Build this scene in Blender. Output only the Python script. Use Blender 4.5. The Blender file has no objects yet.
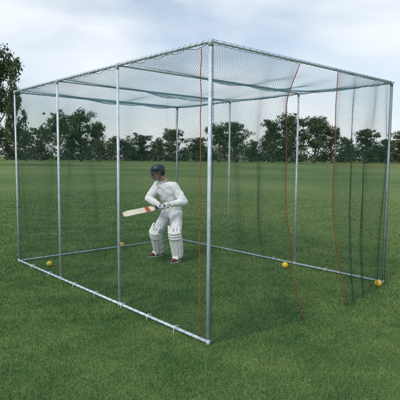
import bpy, bmesh, math, random
import numpy as np
from mathutils import Vector, Matrix, noise as mnoise
random.seed(7); rng=np.random.default_rng(7)
scene=bpy.context.scene
col=scene.collection
R=math.radians
# ------------------------------------------------------------------ helpers
def nobj(name,mesh,parent=None,loc=None):
    o=bpy.data.objects.new(name,mesh); col.objects.link(o)
    if parent is not None: o.parent=parent
    if loc is not None: o.location=loc
    return o
def thing(o,label,cat,group=None):
    o["label"]=label; o["category"]=cat
    if group: o["group"]=group
    return o
def mesh_from(verts,faces,name,mat=None,smooth=True):
    me=bpy.data.meshes.new(name); me.from_pydata([tuple(v) for v in verts],[],faces)
    if mat: me.materials.append(mat)
    if smooth: me.polygons.foreach_set("use_smooth",[True]*len(me.polygons))
    me.update(); return me
def mat_new(name,color,rough=.6,metal=0,var=None,vscale=5.,bump=0,bscale=50.,spec=.5,island=0.,bdist=.02):
    m=bpy.data.materials.new(name); m.use_nodes=True
    nt=m.node_tree; N=nt.nodes; L=nt.links
    b=N["Principled BSDF"]; b.inputs["Roughness"].default_value=rough; b.inputs["Metallic"].default_value=metal
    b.inputs["Specular IOR Level"].default_value=spec
    tc=N.new("ShaderNodeTexCoord")
    c1=(*color,1); c2=(*(var if var else [c*.8 for c in color]),1)
    nz=N.new("ShaderNodeTexNoise"); nz.inputs["Scale"].default_value=vscale; nz.inputs["Detail"].default_value=3
    L.new(tc.outputs["Object"],nz.inputs["Vector"])
    mr=N.new("ShaderNodeMapRange"); mr.inputs[1].default_value=.35; mr.inputs[2].default_value=.65
    L.new(nz.outputs["Fac"],mr.inputs[0])
    mx=N.new("ShaderNodeMix"); mx.data_type='RGBA'; mx.inputs["A"].default_value=c1; mx.inputs["B"].default_value=c2
    L.new(mr.outputs[0],mx.inputs["Factor"]); out=mx.outputs["Result"]
    if island>0:
        g=N.new("ShaderNodeNewGeometry"); mr2=N.new("ShaderNodeMapRange")
        mr2.inputs[3].default_value=1-island; mr2.inputs[4].default_value=1+island
        L.new(g.outputs["Random Per Island"],mr2.inputs[0])
        hs=N.new("ShaderNodeHueSaturation"); L.new(out,hs.inputs["Color"]); L.new(mr2.outputs[0],hs.inputs["Value"]); out=hs.outputs["Color"]
    L.new(out,b.inputs["Base Color"])
    if bump>0:
        n2=N.new("ShaderNodeTexNoise"); n2.inputs["Scale"].default_value=bscale; n2.inputs["Detail"].default_value=3
        n2.inputs["Distortion"].default_value=.8
        L.new(tc.outputs["Object"],n2.inputs["Vector"])
        bp=N.new("ShaderNodeBump"); bp.inputs["Strength"].default_value=bump; bp.inputs["Distance"].default_value=bdist
        L.new(n2.outputs["Fac"],bp.inputs["Height"]); L.new(bp.outputs["Normal"],b.inputs["Normal"])
    return m
def frame_for(d):
    d=d.normalized(); up=Vector((0,0,1)) if abs(d.z)<.9 else Vector((1,0,0))
    x=d.cross(up).normalized(); y=x.cross(d).normalized(); return x,y
def poly_tube(pts,r,sides=8,V=None,F=None,caps=True):
    if V is None: V=[];F=[]
    n=len(pts); base=len(V)
    pts=[Vector(p) for p in pts]
    x=None
    for i,p in enumerate(pts):
        d=(pts[min(i+1,n-1)]-pts[max(i-1,0)]).normalized()
        if x is None: x,y=frame_for(d)
        else: x=(x-d*x.dot(d)).normalized()
        y=d.cross(x).normalized()
        rr=r[i] if isinstance(r,(list,tuple)) else r
        for k in range(sides):
            a=2*math.pi*k/sides
            V.append(p+x*(math.cos(a)*rr)+y*(math.sin(a)*rr))
    for i in range(n-1):
        for k in range(sides):
            a=base+i*sides+k; b=base+i*sides+(k+1)%sides
            F.append((a,b,b+sides,a+sides))
    if caps:
        F.append(tuple(base+k for k in range(sides))[::-1]); F.append(tuple(base+(n-1)*sides+k for k in range(sides)))
    return V,F
# ------------------------------------------------------------------ camera
cd=bpy.data.cameras.new("camera"); cam=bpy.data.objects.new("camera",cd); col.objects.link(cam)
cd.sensor_width=36; cd.lens=36*473.7/400; cd.clip_end=5000; cd.clip_start=.05
cam.matrix_world=Matrix.Translation((0,0,1.7036))@Matrix.Rotation(math.pi/2-.0898,4,'X')@Matrix.Rotation(.0075,4,'Z')
scene.camera=cam
def ground(px,py):
    d=Vector((px-200,-(py-200),-473.7)); d=cam.matrix_world.to_3x3()@d
    o=Vector((0,0,1.7036)); t=-o.z/d.z; return o+d*t
# ------------------------------------------------------------------ world + sun
SUN_EL=R(48); SUN_AZ=R(215)
w=bpy.data.worlds.new("World"); scene.world=w; w.use_nodes=True
nt=w.node_tree; N=nt.nodes; L=nt.links
bg=N["Background"]; bg.inputs[1].default_value=.15
sky=N.new("ShaderNodeTexSky"); sky.sky_type='NISHITA'; sky.sun_disc=False
sky.sun_elevation=SUN_EL; sky.sun_rotation=SUN_AZ; sky.air_density=1.0; sky.dust_density=1.5; sky.ozone_density=1.2
tc=N.new("ShaderNodeTexCoord"); mp=N.new("ShaderNodeMapping"); mp.inputs["Scale"].default_value=(1.0,1.0,2.6); mp.inputs["Location"].default_value=(.35,.2,.1)
L.new(tc.outputs["Generated"],mp.inputs[0])
nz=N.new("ShaderNodeTexNoise"); nz.inputs["Scale"].default_value=2.3; nz.inputs["Detail"].default_value=7; nz.inputs["Roughness"].default_value=.48; nz.inputs["Distortion"].default_value=.25
L.new(mp.outputs[0],nz.inputs["Vector"])
rp=N.new("ShaderNodeValToRGB"); rp.color_ramp.elements[0].position=.38; rp.color_ramp.elements[1].position=.60
rp.color_ramp.elements[0].color=(.38,.38,.38,1)
L.new(nz.outputs["Fac"],rp.inputs[0])
mx=N.new("ShaderNodeMix"); mx.data_type='RGBA'; mx.inputs["B"].default_value=(6.1,6.5,6.85,1)
L.new(rp.outputs[0],mx.inputs["Factor"]); L.new(sky.outputs[0],mx.inputs["A"]); L.new(mx.outputs["Result"],bg.inputs[0])
sd=bpy.data.lights.new("sun",'SUN'); sd.energy=2.2; sd.angle=R(14); sd.color=(1,.96,.9)
so=bpy.data.objects.new("sun",sd); col.objects.link(so)
sdir=Vector((math.sin(SUN_AZ)*math.cos(SUN_EL),math.cos(SUN_AZ)*math.cos(SUN_EL),math.sin(SUN_EL)))
so.rotation_euler=sdir.to_track_quat('Z','Y').to_euler(); so.location=sdir*30
scene.view_settings.view_transform='Standard'; scene.view_settings.look='None'; scene.view_settings.exposure=0
# ------------------------------------------------------------------ ground
def turf_color(N,L):
    g=N.new("ShaderNodeNewGeometry")
    a=N.new("ShaderNodeTexNoise"); a.inputs["Scale"].default_value=1.5; a.inputs["Detail"].default_value=6; a.inputs["Roughness"].default_value=.7
    b=N.new("ShaderNodeTexNoise"); b.inputs["Scale"].default_value=.05; b.inputs["Detail"].default_value=4
    L.new(g.outputs["Position"],a.inputs["Vector"]); L.new(g.outputs["Position"],b.inputs["Vector"])
    m1=N.new("ShaderNodeMix"); m1.data_type='RGBA'; m1.inputs["A"].default_value=(.045,.100,.030,1); m1.inputs["B"].default_value=(.105,.162,.052,1)
    r1=N.new("ShaderNodeMapRange"); r1.inputs[1].default_value=.36; r1.inputs[2].default_value=.66
    L.new(a.outputs["Fac"],r1.inputs[0]); L.new(r1.outputs[0],m1.inputs["Factor"])
    m2=N.new("ShaderNodeMix"); m2.data_type='RGBA'; m2.inputs["B"].default_value=(.16,.20,.075,1)
    r2=N.new("ShaderNodeMapRange"); r2.inputs[1].default_value=.42; r2.inputs[2].default_value=.62; r2.inputs[4].default_value=.75
    L.new(b.outputs["Fac"],r2.inputs[0]); L.new(r2.outputs[0],m2.inputs["Factor"]); L.new(m1.outputs["Result"],m2.inputs["A"])
    return g,m2.outputs["Result"]
gm=bpy.data.materials.new("turf"); gm.use_nodes=True; N=gm.node_tree.nodes; L=gm.node_tree.links
g,c=turf_color(N,L); b=N["Principled BSDF"]; b.inputs["Roughness"].default_value=.95; b.inputs["Specular IOR Level"].default_value=.1
f=N.new("ShaderNodeTexNoise"); f.inputs["Scale"].default_value=45; f.inputs["Detail"].default_value=4; L.new(g.outputs["Position"],f.inputs["Vector"])
fr=N.new("ShaderNodeMapRange"); fr.inputs[1].default_value=.3; fr.inputs[2].default_value=.7; fr.inputs[3].default_value=.6; fr.inputs[4].default_value=1.3
L.new(f.outputs["Fac"],fr.inputs[0]); hs=N.new("ShaderNodeHueSaturation"); L.new(c,hs.inputs["Color"]); L.new(fr.outputs[0],hs.inputs["Value"]); L.new(hs.outputs[0],b.inputs["Base Color"])
S=2500
me=mesh_from([(-S,-S,0),(S,-S,0),(S,S,0),(-S,S,0)],[(0,1,2,3)],"ground",gm,False)
go=nobj("ground",me); go["kind"]="structure"; go["label"]="wide flat mown turf sports field"
bm_=bpy.data.materials.new("grass_blades"); bm_.use_nodes=True; N=bm_.node_tree.nodes; L=bm_.node_tree.links
g,c=turf_color(N,L); b=N["Principled BSDF"]; b.inputs["Roughness"].default_value=.7; b.inputs["Specular IOR Level"].default_value=.25
mr=N.new("ShaderNodeMapRange"); mr.inputs[3].default_value=.65; mr.inputs[4].default_value=2.0; L.new(g.outputs["Random Per Island"],mr.inputs[0])
hs=N.new("ShaderNodeHueSaturation"); L.new(c,hs.inputs["Color"]); L.new(mr.outputs[0],hs.inputs["Value"]); L.new(hs.outputs[0],b.inputs["Base Color"])
def tri_mesh(name,V,mat):
    n=len(V); me=bpy.data.meshes.new(name); me.vertices.add(3*n); me.vertices.foreach_set("co",V.astype(np.float32).reshape(-1))
    me.loops.add(3*n); me.loops.foreach_set("vertex_index",np.arange(3*n,dtype=np.int32))
    me.polygons.add(n); me.polygons.foreach_set("loop_start",np.arange(0,3*n,3,dtype=np.int32))
    me.update(calc_edges=True); me.materials.append(mat); return me
def grass(n=430000):
    ys=np.linspace(2.5,26,400)
    wd=1.1*ys+2.0
    rho=np.minimum(1,(5/ys)**2)*np.clip((26-ys)/8,0,1)
    pdf=wd*rho; cdf=np.cumsum(pdf); cdf/=cdf[-1]
    y=np.interp(rng.random(n),cdf,ys); x=(rng.random(n)-.5)*(1.1*y+2.0)
    k=np.clip(y/4.5,.9,4)
    wdt=.0027*k*rng.uniform(.7,1.3,n)
    # patchy height: tufts a little longer here and there
    ph=.5+.5*np.sin(x*5.1+2*np.sin(y*2.3))*np.sin(y*4.3+1.7*np.sin(x*3.1))
    h=rng.uniform(.012,.028,n)*(.8+.6*ph)
    a=rng.uniform(0,2*np.pi,n); lean=rng.uniform(.1,1.0,n)*h; la=rng.uniform(0,2*np.pi,n)
    V=np.zeros((n,3,3),np.float32)
    V[:,0,0]=x-np.cos(a)*wdt;V[:,0,1]=y-np.sin(a)*wdt;V[:,0,2]=-.002
    V[:,1,0]=x+np.cos(a)*wdt;V[:,1,1]=y+np.sin(a)*wdt;V[:,1,2]=-.002
    V[:,2,0]=x+np.cos(la)*lean;V[:,2,1]=y+np.sin(la)*lean;V[:,2,2]=h
    o=nobj("grass",tri_mesh("grass",V,bm_)); o["kind"]="stuff"; o["label"]="short mown green grass blades of the turf"
grass()
# ------------------------------------------------------------------ trees
bark=mat_new("bark",(.16,.13,.10),.9,var=(.09,.07,.055),vscale=1.5)
leafA=mat_new("leaf_dark",(.035,.062,.028),.7,var=(.07,.10,.045),vscale=.35,island=.45,spec=.2)
leafB=mat_new("leaf_olive",(.05,.074,.036),.7,var=(.09,.118,.06),vscale=.35,island=.45,spec=.2)
def leaf_cloud(blobs,size,mat,name):
    C=[]
    for (cx,cy,cz,rx,rz,n) in blobs:
        d=rng.normal(size=(n,3)); d/=np.linalg.norm(d,axis=1)[:,None]
        r=rng.random(n)**.5
        C.append(np.array([cx,cy,cz])+d*r[:,None]*np.array([rx,rx,rz])*rng.uniform(.7,1.3,(n,1)))
    C=np.concatenate(C); n=len(C)
    sz=size*rng.uniform(.5,1.3,(n,1,1))
    tri=rng.normal(size=(n,3,3)); tri/=np.linalg.norm(tri,axis=2)[:,:,None]
    return tri_mesh(name,C[:,None,:]+tri*sz,mat)
def tree_meshes(seed,mat):
    rd=random.Random(seed); V=[];F=[]; tips=[]
    fork=rd.uniform(1.8,3.4)
    lean=Vector((rd.uniform(-.9,.9),rd.uniform(-.9,.9),0))
    main=[Vector((0,0,-.2)),Vector((0,0,fork*.5))+lean*.2,Vector((0,0,fork))+lean*.4,Vector((0,0,7))+lean,Vector((0,0,10))+lean*1.3]
    poly_tube(main,[.42,.34,.28,.17,.06],7,V,F)
    nl=rd.randint(9,14); bias=rd.uniform(0,6.28)
    for i in range(nl):
        t=i/(nl-1); z0=fork*.7+t*6.6; a=i*2.4+rd.uniform(-.6,.6); reach=rd.uniform(2.2,5.2)*(1-.42*t)*(1+.3*math.cos(a-bias))
        p0=Vector((0,0,z0))+lean*(z0/8)*.9
        p2=p0+Vector((math.cos(a)*reach,math.sin(a)*reach,rd.uniform(.8,3.6)))
        p1=p0.lerp(p2,.5)+Vector((0,0,-.3+rd.uniform(-.3,.3)))
        poly_tube([p0,p1,p2],[.16*(1-.4*t),.1,.04],5,V,F)
        tips.append(p2)
        q=p1+Vector((rd.uniform(-1.5,1.5),rd.uniform(-1.5,1.5),rd.uniform(.6,2.2)))
        poly_tube([p1,q],[.07,.03],4,V,F); tips.append(q)
    for k in range(3): tips.append(Vector((rd.uniform(-1.8,1.8),rd.uniform(-1.8,1.8),rd.uniform(9.2,10.8)))+lean*1.2)
    blobs=[]
    for p in tips:
        for k in range(5):
            r=rd.uniform(.45,1.4)
            blobs.append((p.x+rd.gauss(0,.8),p.y+rd.gauss(0,.8),p.z+rd.gauss(.1,.7),r,r*rd.uniform(.5,.85),int(85*r)))
    return mesh_from(V,F,"trunk",bark),leaf_cloud(blobs,.26,mat,"crown")
variants=[tree_meshes(31+i,leafA if i%2 else leafB) for i in range(7)]
def ext(me):
    a=np.empty(len(me.vertices)*3,np.float32); me.vertices.foreach_get("co",a); a=a.reshape(-1,3); return np.ptp(a[:,0]),a[:,2].max()
exts=[ext(v[1]) for v in variants]
def px_world(px,dist): return (px-200)/473.7*dist
TL=[(0,44,54,80,3),(14,88,24,95,6),(-26,55,40,85,1),
 (30,131,22,165,2),(44,127,24,180,1),(62,111,34,158,4),(82,109,38,165,0),(100,123,22,172,6),(113,136,18,195,2),(127,139,20,200,3),
 (141,133,28,178,1),(158,137,22,195,4),(174,129,30,170,6),(196,137,24,190,5),(218,122,30,160,3),(236,120,34,166,2),(253,139,16,190,1),
 (270,119,26,165,5),(289,111,42,160,0),(312,115,40,163,6),(331,122,30,166,3),(346,136,20,190,2),(363,127,34,172,1),(384,137,24,186,5),(402,128,34,165,0),
 (-6,124,30,172,4),(420,126,30,170,3),(-30,120,30,170,2),(438,130,28,172,1)]
for i,(px,ty,wpx,dist,v) in enumerate(TL):
    H=(157.4-ty)/473.7*dist+1.7; W=wpx/473.7*dist*1.2
    e=nobj("eucalyptus_tree",None,loc=(px_world(px,dist),dist+random.uniform(-4,4),0))
    e.rotation_euler=(0,0,random.uniform(0,6.28)); sx=W/exts[v][0]; e.scale=(sx,sx,H/exts[v][1])
    lab="tall spreading dark green gum tree at the field edge" if H>17 else "leafy gum tree with bare trunk along the field edge"
    thing(e,lab,"tree","trees along the field edge")
    nobj("trunk",variants[v][0],e); nobj("crown",variants[v][1],e)
bl=[]
x=-190
while x<190:
    r=random.uniform(2.5,5); h=random.uniform(3,9)*(1+.25*math.sin(x*.11))
    bl.append((x,random.uniform(205,225),h*.45,r,h*.62,400)); x+=random.uniform(1.3,2.8)
woodm=mat_new("wood_leaf",(.050,.074,.046),.8,var=(.08,.105,.068),vscale=.12,island=.4,spec=.2)
o=nobj("distant_wood",leaf_cloud(bl,.6,woodm,"distant_wood")); o["kind"]="stuff"; o["label"]="low dense belt of scrub behind the field"
# ------------------------------------------------------------------ cage
steel=mat_new("galvanised_steel",(.55,.63,.71),.6,.15,var=(.42,.49,.57),vscale=14,bump=.06,bscale=60)
fitm=mat_new("steel_fitting",(.46,.52,.58),.6,.2,var=(.36,.41,.46),vscale=20)
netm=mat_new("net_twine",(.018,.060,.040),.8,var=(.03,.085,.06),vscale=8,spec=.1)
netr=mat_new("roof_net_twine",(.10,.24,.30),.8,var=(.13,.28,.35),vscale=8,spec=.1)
redm=mat_new("orange_cord",(.40,.085,.035),.7,var=(.26,.055,.022),vscale=30)
lacem=mat_new("lacing_cord",(.06,.16,.20),.7)
whitet=mat_new("white_tie",(.7,.72,.74),.5)
CW=3.2647; CL=4.4735; CH=2.7; B=CL/3
cage=nobj("batting_cage",None,loc=(.083,4.176,0)); cage.rotation_euler=(0,0,.7311)
thing(cage,"galvanised pipe cricket practice cage hung with dark green netting","batting cage")
def tubeobj(name,p0,p1,r,mat=steel,sides=14,parent=cage):
    V,F=poly_tube([p0,p1],r,sides); me=mesh_from(V,F,name,mat)
    for p in me.polygons:
        if len(p.vertices)>4: p.use_smooth=False
    return nobj(name,me,parent)
rp_=.0150
for xx in (0,CW):
    for i in range(4):
        y=i*B; r_=.0195 if (xx==0 and i==0) else .0150
        o=tubeobj("post",(xx,y,0.0),(xx,y,CH-.02),r_)
        V,F=poly_tube([(xx,y,CH-.045),(xx,y,CH+.016)],r_+.002,14)
        nobj("pipe_fitting",mesh_from(V,F,"pipe_fitting",fitm),o)
        V,F=poly_tube([(xx,y,.0),(xx,y,.055)],r_+.002,14)
        nobj("pipe_fitting",mesh_from(V,F,"pipe_fitting",fitm),o)
for xx in (0,CW):
    tubeobj("top_rail",(xx,-.03,CH),(xx,CL+.03,CH),rp_)
    tubeobj("base_rail",(xx,.03,.030),(xx,CL-.03,.030),.0150)
for i in range(4): tubeobj("cross_rail",(.02,i*B,CH+.003),(CW-.02,i*B,CH+.003),.0140)
tubeobj("base_rail",(.03,CL,.030),(CW-.03,CL,.030),.0150)
def helix(p0,p1,r,turn,w,name,mat,parent=cage):
    p0=Vector(p0);p1=Vector(p1); d=(p1-p0); n=int(d.length/turn*8); x,y=frame_for(d); pts=[]
    for i in range(n+1):
        t=i/n; a=i/8*2*math.pi
        rr=r*(1+.1*math.sin(i*1.7)); pts.append(p0+d*t+x*math.cos(a)*rr+y*math.sin(a)*rr)
    V,F=poly_tube(pts,w,4); return nobj(name,mesh_from(V,F,name,mat),parent)
for xx in (0,CW): helix((xx,.05,CH),(xx,CL-.05,CH),.0185,.085,.0015,"lacing_cord",lacem)
for i in (0,3): helix((.05,i*B,CH+.003),(CW-.05,i*B,CH+.003),.0175,.085,.0015,"lacing_cord",lacem)
helix((0,.05,.03),(0,CL-.05,.03),.0185,.11,.0015,"lacing_cord",lacem)
helix((CW,.05,.03),(CW,CL-.05,.03),.0185,.11,.0015,"lacing_cord",lacem)
helix((.05,CL,.03),(CW-.05,CL,.03),.0185,.11,.0015,"lacing_cord",lacem)
def net(name,fn,A,Bb,mat=None,d=.031,w=.00078,step=.09):
    V=[];F=[]
    def strand(a0,b0,sgn):
        tmax=min(A-a0,(Bb-b0) if sgn>0 else b0)
        if tmax<.01: return
        n=max(2,int(tmax/step)+1); pts=[fn(a0+tmax*i/(n-1),b0+sgn*tmax*i/(n-1)) for i in range(n)]
        poly_tube(pts,w,3,V,F,caps=False)
    k=d*.5
    a=k
    while a<A: strand(a,0,1); strand(a,Bb,-1); a+=d
    b_=k
    while b_<Bb: strand(0,b_,1); strand(0,Bb-b_,-1); b_+=d
    for pl in ([fn(A*i/60,0) for i in range(61)],[fn(A*i/60,Bb) for i in range(61)],[fn(0,Bb*i/30) for i in range(31)],[fn(A,Bb*i/30) for i in range(31)]):
        poly_tube(pl,.0022,4,V,F)
    return nobj(name,mesh_from(V,F,name,mat or netm,True),cage)
def nzv(a,b,s): return mnoise.noise(Vector((a*1.3+s,b*1.1,s*3.1)))
def side(xx,sg,s):
    def fn(a,b):
        e=math.sin(math.pi*min(1,max(0,b/2.62)))
        dx=sg*(.03+.06*nzv(a,b,s)*e+.025*math.sin(a*9+2*nzv(a,b,s+5))*e)
        return (xx+dx,.0+a+.03*nzv(a,b,s+9)*e,.05+b+.012*math.sin(a*22)*(b/2.6))
    return fn
net("side_net",side(0,1,1.3),CL,2.63)
net("side_net",side(CW,-1,6.3),CL,2.63)
def backf(a,b):
    e=math.sin(math.pi*b/2.63); return (a+.03*nzv(a,b,12)*e, CL-.03+.07*nzv(a,b,3)*e+.02*math.sin(a*8)*e,.05+b)
net("back_net",backf,CW,2.63)
def rooff(a,b):
    fb=(b%B)/B; ea=math.sin(math.pi*a/CW); sag=math.sin(math.pi*fb)*(.03+.09*ea)+.08*(nzv(a*1.6,b*1.6,7)+.4)*math.sin(math.pi*fb)*(.3+.7*ea)
    return (a+.04*nzv(a,b,2)*ea,b,CH+.019-max(0,sag))
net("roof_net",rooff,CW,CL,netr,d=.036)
def lerp(x,xs,ys): return float(np.interp(x,xs,ys))
GA=1.75
def gateL(a,b):
    z=.03+b; f_=a/GA
    ed=lerp(z,[0,.5,1.1,1.8,2.3,2.7],[1.17,1.02,.93,.93,1.02,1.25]); yo=lerp(z,[0,.6,1.4,2.7],[-.17,-.12,-.06,-.01])
    e=math.sin(math.pi*min(1,b/2.64))
    return (f_*ed, yo*f_-.02+(.05*math.sin(f_*17+z*.8+2*nzv(a,b,8))*(.35+e)+.06*nzv(a,b,4)*e)*f_*(1.2-f_*.4), z)
net("gate_net",gateL,GA,2.64,d=.034)
GB=2.1
def gateR(a,b):
    z=.012+b; f_=a/GB
    ed=lerp(z,[0,.8,1.6,2.3,2.7],[1.96,1.90,1.86,1.88,1.93]); yo=lerp(z,[0,.6,1.4,2.7],[-.19,-.12,-.05,-.01])
    e=math.sin(math.pi*min(1,b/2.64)); lo=max(0,1-b/1.2)
    return (CW-(CW-ed)*f_+.02*math.sin(f_*31)*lo, yo*f_-.02+(.055*math.sin(f_*19+z*.7+3.5*nzv(a,b*.5,3))*(.3+.8*e+.5*lo)+.06*nzv(a,b,14)*e)*min(1,f_*3)*(1.1-f_*.4), z)
net("gate_net",gateR,GB,2.66,d=.034)
def cord(name,pts,r,mat):
    V,F=poly_tube(pts,r,6); return nobj(name,mesh_from(V,F,name,mat),cage)
cord("hem_cord",[Vector(gateL(GA,2.64*i/60))+Vector((.003*math.sin(i*2.1),-.006,0)) for i in range(61)],.0030,redm)
cord("hem_cord",[Vector(gateR(GB,2.66*i/60))+Vector((.003*math.sin(i*2.3),-.006,0)) for i in range(61)],.0028,redm)
cord("hem_cord",[Vector((-.008+.003*math.sin(i*.9),.115+.004*math.sin(i*.6),.06+2.6*i/60)) for i in range(61)],.0042,redm)
def peg(x,y):
    V,F=poly_tube([(x-.045,y,-.1),(x-.040,y,.045),(x-.030,y,.062),(x-.01,y,.066),(x+.02,y,.055),(x+.024,y,.035)],.0035,8)
    nobj("ground_peg",mesh_from(V,F,"ground_peg",whitet),cage)
for y in (.45,.9,1.4,2.0,2.55,3.3,3.9): peg(0,y)
for y in (.9,1.9,3.1): peg(CW,y)
# ------------------------------------------------------------------ balls
yel=mat_new("yellow_ball",(.72,.52,.03),.5,var=(.62,.43,.02),vscale=12,bump=.1,bscale=90)
seamm=mat_new("ball_seam",(.62,.55,.2),.6)
def ball(px,py,r,rot):
    p=ground(px,py)
    me=bpy.data.meshes.new("ball"); bm=bmesh.new(); bmesh.ops.create_uvsphere(bm,u_segments=32,v_segments=20,radius=r)
    for f_ in bm.faces: f_.smooth=True
    bm.to_mesh(me); bm.free(); me.materials.append(yel)
    o=nobj("ball",me,loc=(p.x,p.y,r+.004)); o.rotation_euler=rot
    thing(o,"bright yellow practice ball lying on the grass beside the cage rail","ball","yellow practice balls")
    pts=[(math.cos(a)*r*1.0,math.sin(a)*r*1.0,0) for a in [i*2*math.pi/40 for i in range(41)]]
    V,F=poly_tube(pts,.0022,5,caps=False); nobj("seam",mesh_from(V,F,"seam",seamm),o)
ball(49.5,266.5,.042,(.4,.3,0)); ball(122,247,.044,(1.1,.2,.5)); ball(285,268.5,.048,(.8,.9,0)); ball(378,287,.048,(.2,1.3,.4))
# ------------------------------------------------------------------ barrier far off
orm=mat_new("orange_mesh",(.42,.15,.08),.8,var=(.34,.12,.06),vscale=2)
bar=nobj("barrier_fence",None,loc=(0,0,0)); thing(bar,"low orange plastic barrier netting on stakes across the field","fence")
P0=Vector((22.5,84,0)); P1=Vector((46,84,0)); n=16
for i in range(n+1):
    p=P0.lerp(P1,i/n); V,F=poly_tube([p,p+Vector((0,0,.80))],.025,6); nobj("stake",mesh_from(V,F,"stake",orm),bar)
V=[];F=[]
for j,z in enumerate((.42,.53,.64)):
    pts=[P0.lerp(P1,i/64)+Vector((0,.035,z-.05*abs(math.sin(math.pi*i/4)))) for i in range(65)]
    poly_tube(pts,.011,4,V,F)
for i in range(129):
    p=P0.lerp(P1,i/128)+Vector((0,.035,0)); s=.05*abs(math.sin(math.pi*i/8)); poly_tube([p+Vector((0,0,.42-s)),p+Vector((0,0,.64-s))],.008,4,V,F)
nobj("mesh_strip",mesh_from(V,F,"mesh_strip",orm),bar)
# ------------------------------------------------------------------ person
skin=mat_new("skin",(.42,.24,.165),.55,var=(.36,.19,.13),vscale=12)
shirtm=mat_new("white_shirt",(.80,.81,.83),.85,var=(.72,.74,.78),vscale=7,bump=.7,bscale=6,bdist=.05)
trousm=mat_new("white_trousers",(.75,.77,.80),.85,var=(.64,.67,.73),vscale=6,bump=.7,bscale=6,bdist=.05)
padm=mat_new("white_pad",(.80,.81,.82),.6,var=(.74,.75,.77),vscale=9,bump=.1)
strapm=mat_new("pad_strap",(.35,.37,.42),.7)
capm=mat_new("navy_helmet",(.010,.016,.035),.35,var=(.014,.022,.045),vscale=20)
grillm=mat_new("grille_steel",(.10,.11,.13),.4,.6)
hairm=mat_new("dark_hair",(.025,.017,.012),.8,bump=.5,bscale=120)
shoem=mat_new("dark_red_shoe",(.16,.022,.02),.5,var=(.08,.015,.015),vscale=15)
solem=mat_new("shoe_sole",(.5,.5,.48),.7)
willow=mat_new("willow",(.76,.72,.62),.5,var=(.68,.62,.5),vscale=6)
gripm=mat_new("bat_grip",(.03,.03,.035),.7,bump=.3,bscale=200)
stickm=mat_new("bat_sticker",(.5,.07,.04),.5)
eyem=mat_new("eye",(.03,.02,.015),.3)
class Acc:
    def __init__(s): s.V=[];s.F=[]
    def cap(s,p0,p1,r0,r1,sides=16):
        p0=Vector(p0);p1=Vector(p1); d=(p1-p0).normalized(); pts=[];rs=[]
        for a in (80,60,40,20): pts.append(p0-d*r0*math.sin(R(a))); rs.append(r0*math.cos(R(a)))
        for t in (0,.25,.5,.75,1): pts.append(p0.lerp(p1,t)); rs.append(r0+(r1-r0)*t)
        for a in (20,40,60,80): pts.append(p1+d*r1*math.sin(R(a))); rs.append(r1*math.cos(R(a)))
        poly_tube(pts,rs,sides,s.V,s.F); return s
    def chain(s,pts,rs,sides=14):
        for i in range(len(pts)-1): s.cap(pts[i],pts[i+1],rs[i],rs[i+1],sides)
        return s
    def ell(s,c,rad,M=None,seg=20):
        base=len(s.V); c=Vector(c); rings=12
        for i in range(rings+1):
            t=math.pi*i/rings
            for k in range(seg):
                a=2*math.pi*k/seg; v=Vector((rad[0]*math.sin(t)*math.cos(a),rad[1]*math.sin(t)*math.sin(a),rad[2]*math.cos(t)))
                s.V.append(c+(M@v if M else v))
        for i in range(rings):
            for k in range(seg):
                a=base+i*seg+k;b=base+i*seg+(k+1)%seg
                s.F.append((a,a+seg,b+seg,b))
        return s
    def loft(s,rings,seg=24):
        base=len(s.V)
        for (c,wx,wy,ax,ay) in rings:
            for k in range(seg):
                a=2*math.pi*k/seg; s.V.append(Vector(c)+ax*(wx*math.cos(a))+ay*(wy*math.sin(a)))
        for i in range(len(rings)-1):
            for k in range(seg):
                a=base+i*seg+k;b=base+i*seg+(k+1)%seg; s.F.append((a,b,b+seg,a+seg))
        s.F.append(tuple(base+k for k in range(seg))[::-1]); s.F.append(tuple(base+(len(rings)-1)*seg+k for k in range(seg)))
        return s
    def make(s,name,mat,parent,voxel=None,smooth=3,disp=0):
        me=mesh_from(s.V,s.F,name,mat)
        bm=bmesh.new(); bm.from_mesh(me); bmesh.ops.remove_doubles(bm,verts=bm.verts,dist=1e-5); bmesh.ops.recalc_face_normals(bm,faces=bm.faces); bm.to_mesh(me); bm.free()
        o=nobj(name,me,parent)
        if voxel:
            m=o.modifiers.new("r",'REMESH'); m.mode='VOXEL'; m.voxel_size=voxel; m.use_smooth_shade=True
            if smooth:
                m=o.modifiers.new("s",'SMOOTH'); m.factor=.5; m.iterations=smooth
            if disp:
                tx=bpy.data.textures.new(name,'CLOUDS'); tx.noise_scale=.09
                m=o.modifiers.new("d",'DISPLACE'); m.texture=tx; m.strength=disp; m.mid_level=.5
            bpy.context.view_layer.update(); dg=bpy.context.evaluated_depsgraph_get()
            nm=bpy.data.meshes.new_from_object(o.evaluated_get(dg)); o.modifiers.clear(); o.data=nm
            if not nm.materials: nm.materials.append(mat)
            nm.polygons.foreach_set("use_smooth",[True]*len(nm.polygons))
        return o
pp=ground(169,258.5)
SC=1.0
man=nobj("person",None,loc=(pp.x,pp.y,0)); man.scale=(SC,SC,SC)
thing(man,"batsman in navy helmet, white shirt and pads crouching with a bat","person")
fd=Vector((-.6,-.8,0)); lf=Vector((.8,-.6,0)); up=Vector((0,0,1))
V3=Vector
hipL=V3((.12,-.07,.76)); hipR=V3((-.03,.05,.76)); kneeL=V3((.13,-.33,.47)); kneeR=V3((-.20,-.03,.44))
ankL=V3((.17,-.24,.10)); ankR=V3((-.17,.16,.10))
pel=V3((.05,0,.80)); waist=V3((.035,-.01,.94)); chest=V3((-.02,-.04,1.11)); uch=V3((-.055,-.06,1.23)); nb=V3((-.10,-.085,1.31))
shL=uch+lf*.175+V3((0,0,.0)); shR=uch-lf*.175
elL=V3((.26,-.24,.98)); elR=V3((-.33,-.10,1.02))
B0=V3((.05,-.34,.945)); bd=V3((-.62,-.42,-.10)).normalized()
gL=B0+bd*.075; gR=B0+bd*.185
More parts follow.
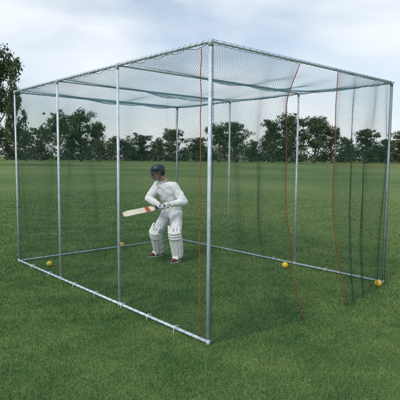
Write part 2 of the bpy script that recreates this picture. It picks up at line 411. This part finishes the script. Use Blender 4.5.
wrL=gL+(elL-gL).normalized()*.085+V3((0,0,.01)); wrR=gR+(elR-gR).normalized()*.085+V3((0,0,.01))
hc=V3((-.175,-.14,1.455))
hf=V3((-.86,-.45,-.22)).normalized(); hl=up.cross(hf).normalized(); hu=hf.cross(hl).normalized()
HM=Matrix((hf,hl,hu)).transposed()
def hp(x,y,z): return hc+HM@V3((x,y,z))
def torso(A,k,z0=0):
    A.loft([(pel-V3((0,0,.07)),.150+k,.105+k,lf,fd),(pel,.165+k,.115+k,lf,fd),(waist,.145+k,.10+k,lf,fd),(chest,.170+k,.115+k,lf,fd),(uch,.165+k,.105+k,lf,fd),(uch+V3((-.02,-.01,.06)),.11+k,.075+k,lf,fd),(nb,.055+k,.055+k,lf,fd)])
def hand(A,g,wr,r,flip):
    toW=(wr-g); toW-=bd*toW.dot(bd); toW.normalize(); sdv=bd.cross(toW).normalized()*flip
    palm=g+toW*.034
    A.cap(wr,palm,r*2.2,r*2.6,12)
    for j in range(-1,3): A.cap(palm+bd*((j-.5)*.019)-sdv*.012,palm+bd*((j-.5)*.019)+sdv*.022,r*1.35,r*1.25,10)
    for j in range(4):
        off=(j-1.5)*.0215; ln=[.95,1.05,1.0,.82][j]
        pts=[]
        for a in (35,75*ln,125*ln,185*ln,235*ln):
            a=R(a); rr=.024+r*.9
            pts.append(g+bd*off+toW*(math.cos(a)*rr)+sdv*(math.sin(a)*rr))
        A.chain(pts,[r*1.05,r*1.05,r,r*.95,r*.85],10)
    s=palm-sdv*.02-bd*.02*1
    pts=[s,s+bd*.03-sdv*.012-toW*.012,g+bd*.045-sdv*(.022+r),g+bd*.055-sdv*.016-toW*(.02+r*.7)]
    A.chain(pts,[r*1.3,r*1.2,r*1.1,r*.95],10)
A=Acc(); torso(A,-.005)
A.chain([hipL,kneeL,ankL],[.085,.058,.04]); A.chain([hipR,kneeR,ankR],[.085,.058,.04])
footd=V3((-.85,-.5,0)).normalized(); footdL=V3((-.55,-.83,0)).normalized()
A.chain([ankL,ankL+footdL*.14-V3((0,0,.06))],[.04,.03]); A.chain([ankR,ankR+footd*.14-V3((0,0,.06))],[.04,.03])
A.chain([uch+lf*.1,shL,elL,wrL],[.06,.055,.042,.028]); A.chain([uch-lf*.1,shR,elR,wrR],[.06,.055,.042,.028])
hand(A,gL,wrL,.009,1); hand(A,gR,wrR,.009,1)
A.chain([nb,hc-hu*.06-hf*.02],[.058,.055])
A.ell(hc+hu*.02-hf*.01,(.098,.077,.105),HM); A.ell(hp(.03,0,-.055),(.062,.056,.062),HM)
A.ell(hp(.058,0,-.092),(.028,.03,.022),HM)
A.cap(hp(.088,0,.012),hp(.112,0,-.028),.010,.015)
A.ell(hp(.082,0,.038),(.02,.05,.012),HM)
A.ell(hp(.085,0,-.060),(.016,.026,.007),HM); A.ell(hp(.083,0,-.072),(.015,.022,.007),HM)
A.ell(hp(.070,.034,-.022),(.022,.02,.02),HM); A.ell(hp(.070,-.034,-.022),(.022,.02,.02),HM)
for s in(1,-1): A.ell(hp(-.005,s*.079,-.008),(.018,.009,.032),HM)
body=A.make("body",skin,man,.0055,2)
for s in (1,-1):
    E=Acc(); E.ell(hp(.083,s*.031,.012),(.012,.013,.009),HM); E.make("eye",eyem,man)
A=Acc()
A.loft([(pel-V3((0,0,.03)),.178,.128,lf,fd),(pel+V3((0,0,.05)),.178,.130,lf,fd),(waist,.172,.126,lf,fd),(chest,.198,.142,lf,fd),(uch,.192,.126,lf,fd),(uch+V3((-.02,-.01,.055)),.125,.092,lf,fd),(nb-V3((-.01,0,.015)),.072,.07,lf,fd)])
for sh,el,wr,sg in ((shL,elL,wrL,1),(shR,elR,wrR,-1)):
    A.chain([uch+lf*.1*sg,sh,sh.lerp(el,.5),el,el.lerp(wr,.5),wr],[.080,.078,.073,.064,.056,.042])
A.make("shirt",shirtm,man,.008,2,.03)
A=Acc(); pts=[]
for i in range(25):
    a=2*math.pi*i/24; pts.append(nb+V3((-.005,-.005,.004))+lf*(.064*math.cos(a))+fd*(.064*math.sin(a))+V3((0,0,-.02*math.sin(a))))
A.chain(pts,[.012]*25,8); A.make("collar",shirtm,man,.005,1)
A=Acc(); A.loft([(pel-V3((0,0,.10)),.150,.118,lf,fd),(pel-V3((0,0,.03)),.172,.124,lf,fd),(pel+V3((0,0,.07)),.160,.116,lf,fd)])
for h,k,a in ((hipL,kneeL,ankL),(hipR,kneeR,ankR)):
    A.chain([h-V3((0,0,.0)),h.lerp(k,.5),k,k.lerp(a,.5),a-V3((0,0,.01))],[.110,.102,.084,.078,.068])
A.make("trousers",trousm,man,.009,2,.03)
def pad(k,a,h,dirv):
    ax=(k-a).normalized(); fw=(dirv-ax*dirv.dot(ax)).normalized(); sd=ax.cross(fw).normalized()
    A=Acc()
    for j in range(7):
        t=(j-3)/3*R(82); rr=.095
        dv=fw*math.cos(t)+sd*math.sin(t)
        A.chain([a+ax*.02+dv*(rr-.015)+fw*.012,a+ax*.2+dv*rr,k-ax*.07+dv*(rr+.004)],[.019,.023,.023],10)
    for z in (-.045,-.0,.045):
        pts=[]
        for j in range(9):
            t=(j-4)/4*R(80); dv=fw*math.cos(t)+sd*math.sin(t); pts.append(k+ax*z+dv*.098+fw*.008)
        A.chain(pts,[.026]*9,10)
    thd=(h-k).normalized()
    for j in range(5):
        t=(j-2)/2*R(60); dv=fw*math.cos(t)+sd*math.sin(t)
        A.cap(k+ax*.06+dv*.10,k+ax*.06+thd*.10+dv*.11,.022,.018)
    A.cap(a+fw*.10+ax*.0-sd*.03,a+fw*.10+sd*.03-ax*.0,.03,.03)
    po=A.make("leg_pad",padm,man,.006,1)
    for z in (.08,.2,.3):
        c=a.lerp(k,z/.4); pts=[]
        for j in range(17):
            t=R(80)+(j/16)*R(200); dv=fw*math.cos(t)+sd*math.sin(t); pts.append(c+dv*.090)
        V,F=poly_tube(pts,.009,6); nobj("strap",mesh_from(V,F,"strap",strapm),po)
pad(kneeL,ankL,hipL,V3((-.45,-.9,0))); pad(kneeR,ankR,hipR,V3((-.8,-.6,0)))
glm=mat_new("white_glove",(.76,.77,.78),.65,var=(.64,.65,.67),vscale=30,bump=.2)
for g,wr,el in ((gL,wrL,elL),(gR,wrR,elR)):
    A=Acc(); hand(A,g,wr,.0125,1); A.cap(wr,wr+(el-wr).normalized()*.06,.040,.046)
    A.make("batting_glove",glm,man,.0038,1)
def shoe(a,d):
    s=up.cross(d); A=Acc(); c=V3((a.x,a.y,0))
    prof=[(-.075,.026,.012),(-.06,.036,.06),(0,.040,.085),(.06,.043,.070),(.12,.047,.050),(.17,.042,.040),(.20,.028,.026),(.213,.01,.012)]
    A.loft([(c+d*x+V3((0,0,.022+h*.5)),wd,h*.5+.006,s,up) for x,wd,h in prof])
    A.cap(a+V3((0,0,-.02)),a+V3((0,0,.01)),.048,.046)
    o=A.make("shoe",shoem,man,.005,2)
    A=Acc(); A.loft([(c+d*.067+V3((0,0,.004)),.046,.145,s,d),(c+d*.067+V3((0,0,.024)),.048,.148,s,d)]); A.make("sole",solem,o)
shoe(ankL,footdL); shoe(ankR,footd)
# helmet: shell, peak, ear guards, grille
A=Acc(); rings=[]
for i,(z,r) in enumerate([(.022,.104),(.045,.110),(.068,.110),(.090,.102),(.112,.084),(.128,.054),(.134,.015)]):
    rings.append((hp(-.012,0,z),r*1.12,r*.92,hf,hl))
A.loft(rings)
for s in (1,-1):
    A.chain([hp(-.03,s*.092,.03),hp(-.02,s*.094,-.045)],[.022,.018],10); A.chain([hp(-.075,s*.07,.03),hp(-.07,s*.072,-.03)],[.024,.02],10)
A.chain([hp(-.095,-.05,.02),hp(-.10,0,-.005),hp(-.095,.05,.02)],[.022,.024,.022],10)
co=A.make("helmet",capm,man,.005,2)
V=[];F=[]; n=17
for lay in (0,1):
    for i in range(n):
        t=(i/(n-1)-.5)*R(150)
        for q in (0,.5,1):
            rx=.098+q*.062*math.cos(t*1.1); ry=.090+q*.008
            V.append(hp(rx*math.cos(t)-.012,ry*math.sin(t),.042-.016*q-.015*math.sin(t)**2-lay*.006))
for lay in (0,1):
    for i in range(n-1):
        for q in (0,1):
            a=lay*n*3+i*3+q; F.append((a,a+1,a+4,a+3) if lay==0 else (a,a+3,a+4,a+1))
for i in range(n-1):
    a=i*3+2; b_=n*3+i*3+2; F.append((a,b_,b_+3,a+3))
nobj("peak",mesh_from(V,F,"peak",capm),co)
V=[];F=[]
for z,rr in ((-.012,.148),(-.038,.146),(-.064,.140),(-.090,.128)):
    pts=[]
    for i in range(21):
        t=(i/20-.5)*R(165); pts.append(hp((rr)*math.cos(t)-.02,.096*math.sin(t),z))
    poly_tube(pts,.0032,6,V,F)
for t in (-75,-25,25,75):
    t=R(t); pts=[hp(rr*math.cos(t)-.02,.096*math.sin(t),z) for z,rr in ((.03,.135),(-.012,.148),(-.038,.146),(-.064,.140),(-.090,.128))]
    poly_tube(pts,.0030,6,V,F)
nobj("face_grille",mesh_from(V,F,"face_grille",grillm),co)
A=Acc(); A.ell(hp(-.03,0,.0),(.082,.079,.080),HM); A.ell(hp(-.06,0,-.035),(.050,.062,.045),HM)
A.make("hair",hairm,man,.005,1)
bat=nobj("cricket_bat",None,loc=(pp.x,pp.y,0)); bat.scale=(SC,SC,SC); thing(bat,"pale willow cricket bat held out level in gloved hands","bat")
bx=V3((0,0,1)); bx=(bx-bd*bx.dot(bd)).normalized(); by=bd.cross(bx).normalized()
ang=R(52); wx=bx*math.cos(ang)+by*math.sin(ang); wy=-bx*math.sin(ang)+by*math.cos(ang)
prof=[(.285,.017,.016),(.31,.030,.018),(.335,.050,.018),(.36,.0535,.019),(.5,.054,.022),(.65,.054,.028),(.74,.054,.027),(.79,.053,.018),(.82,.047,.012),(.835,.036,.009)]
V=[];F=[]
for x,wd,th in prof:
    c=B0+bd*x
    for (u_,v_) in ((-1,-.35),(-.96,-.5),(0,-.5),(.96,-.5),(1,-.35),(1,.1),(.5,.6),(0,1),(-.5,.6),(-1,.1)):
        V.append(c+wx*(wd*u_)+wy*(th*v_))
m_=10
for i in range(len(prof)-1):
    for k in range(m_):
        a=i*m_+k;b_=i*m_+(k+1)%m_; F.append((a,b_,b_+m_,a+m_))
F.append(tuple(range(m_))[::-1]); F.append(tuple((len(prof)-1)*m_+k for k in range(m_)))
nobj("blade",mesh_from(V,F,"blade",willow,False),bat)
V,F=poly_tube([B0-bd*.012,B0,B0+bd*.02,B0+bd*.27,B0+bd*.30],[.014,.018,.0155,.0165,.015],14); nobj("handle",mesh_from(V,F,"handle",gripm),bat)
V=[]
for x in (.39,.46):
    c=B0+bd*x
    for (u_,v_) in ((-.96,-.56),(0,-.56),(.96,-.56)): V.append(c+wx*(.0535*u_)+wy*(.020*v_-.0015))
F=[(0,1,4,3),(1,2,5,4)]
nobj("sticker",mesh_from(V,F,"sticker",stickm,False),bat)
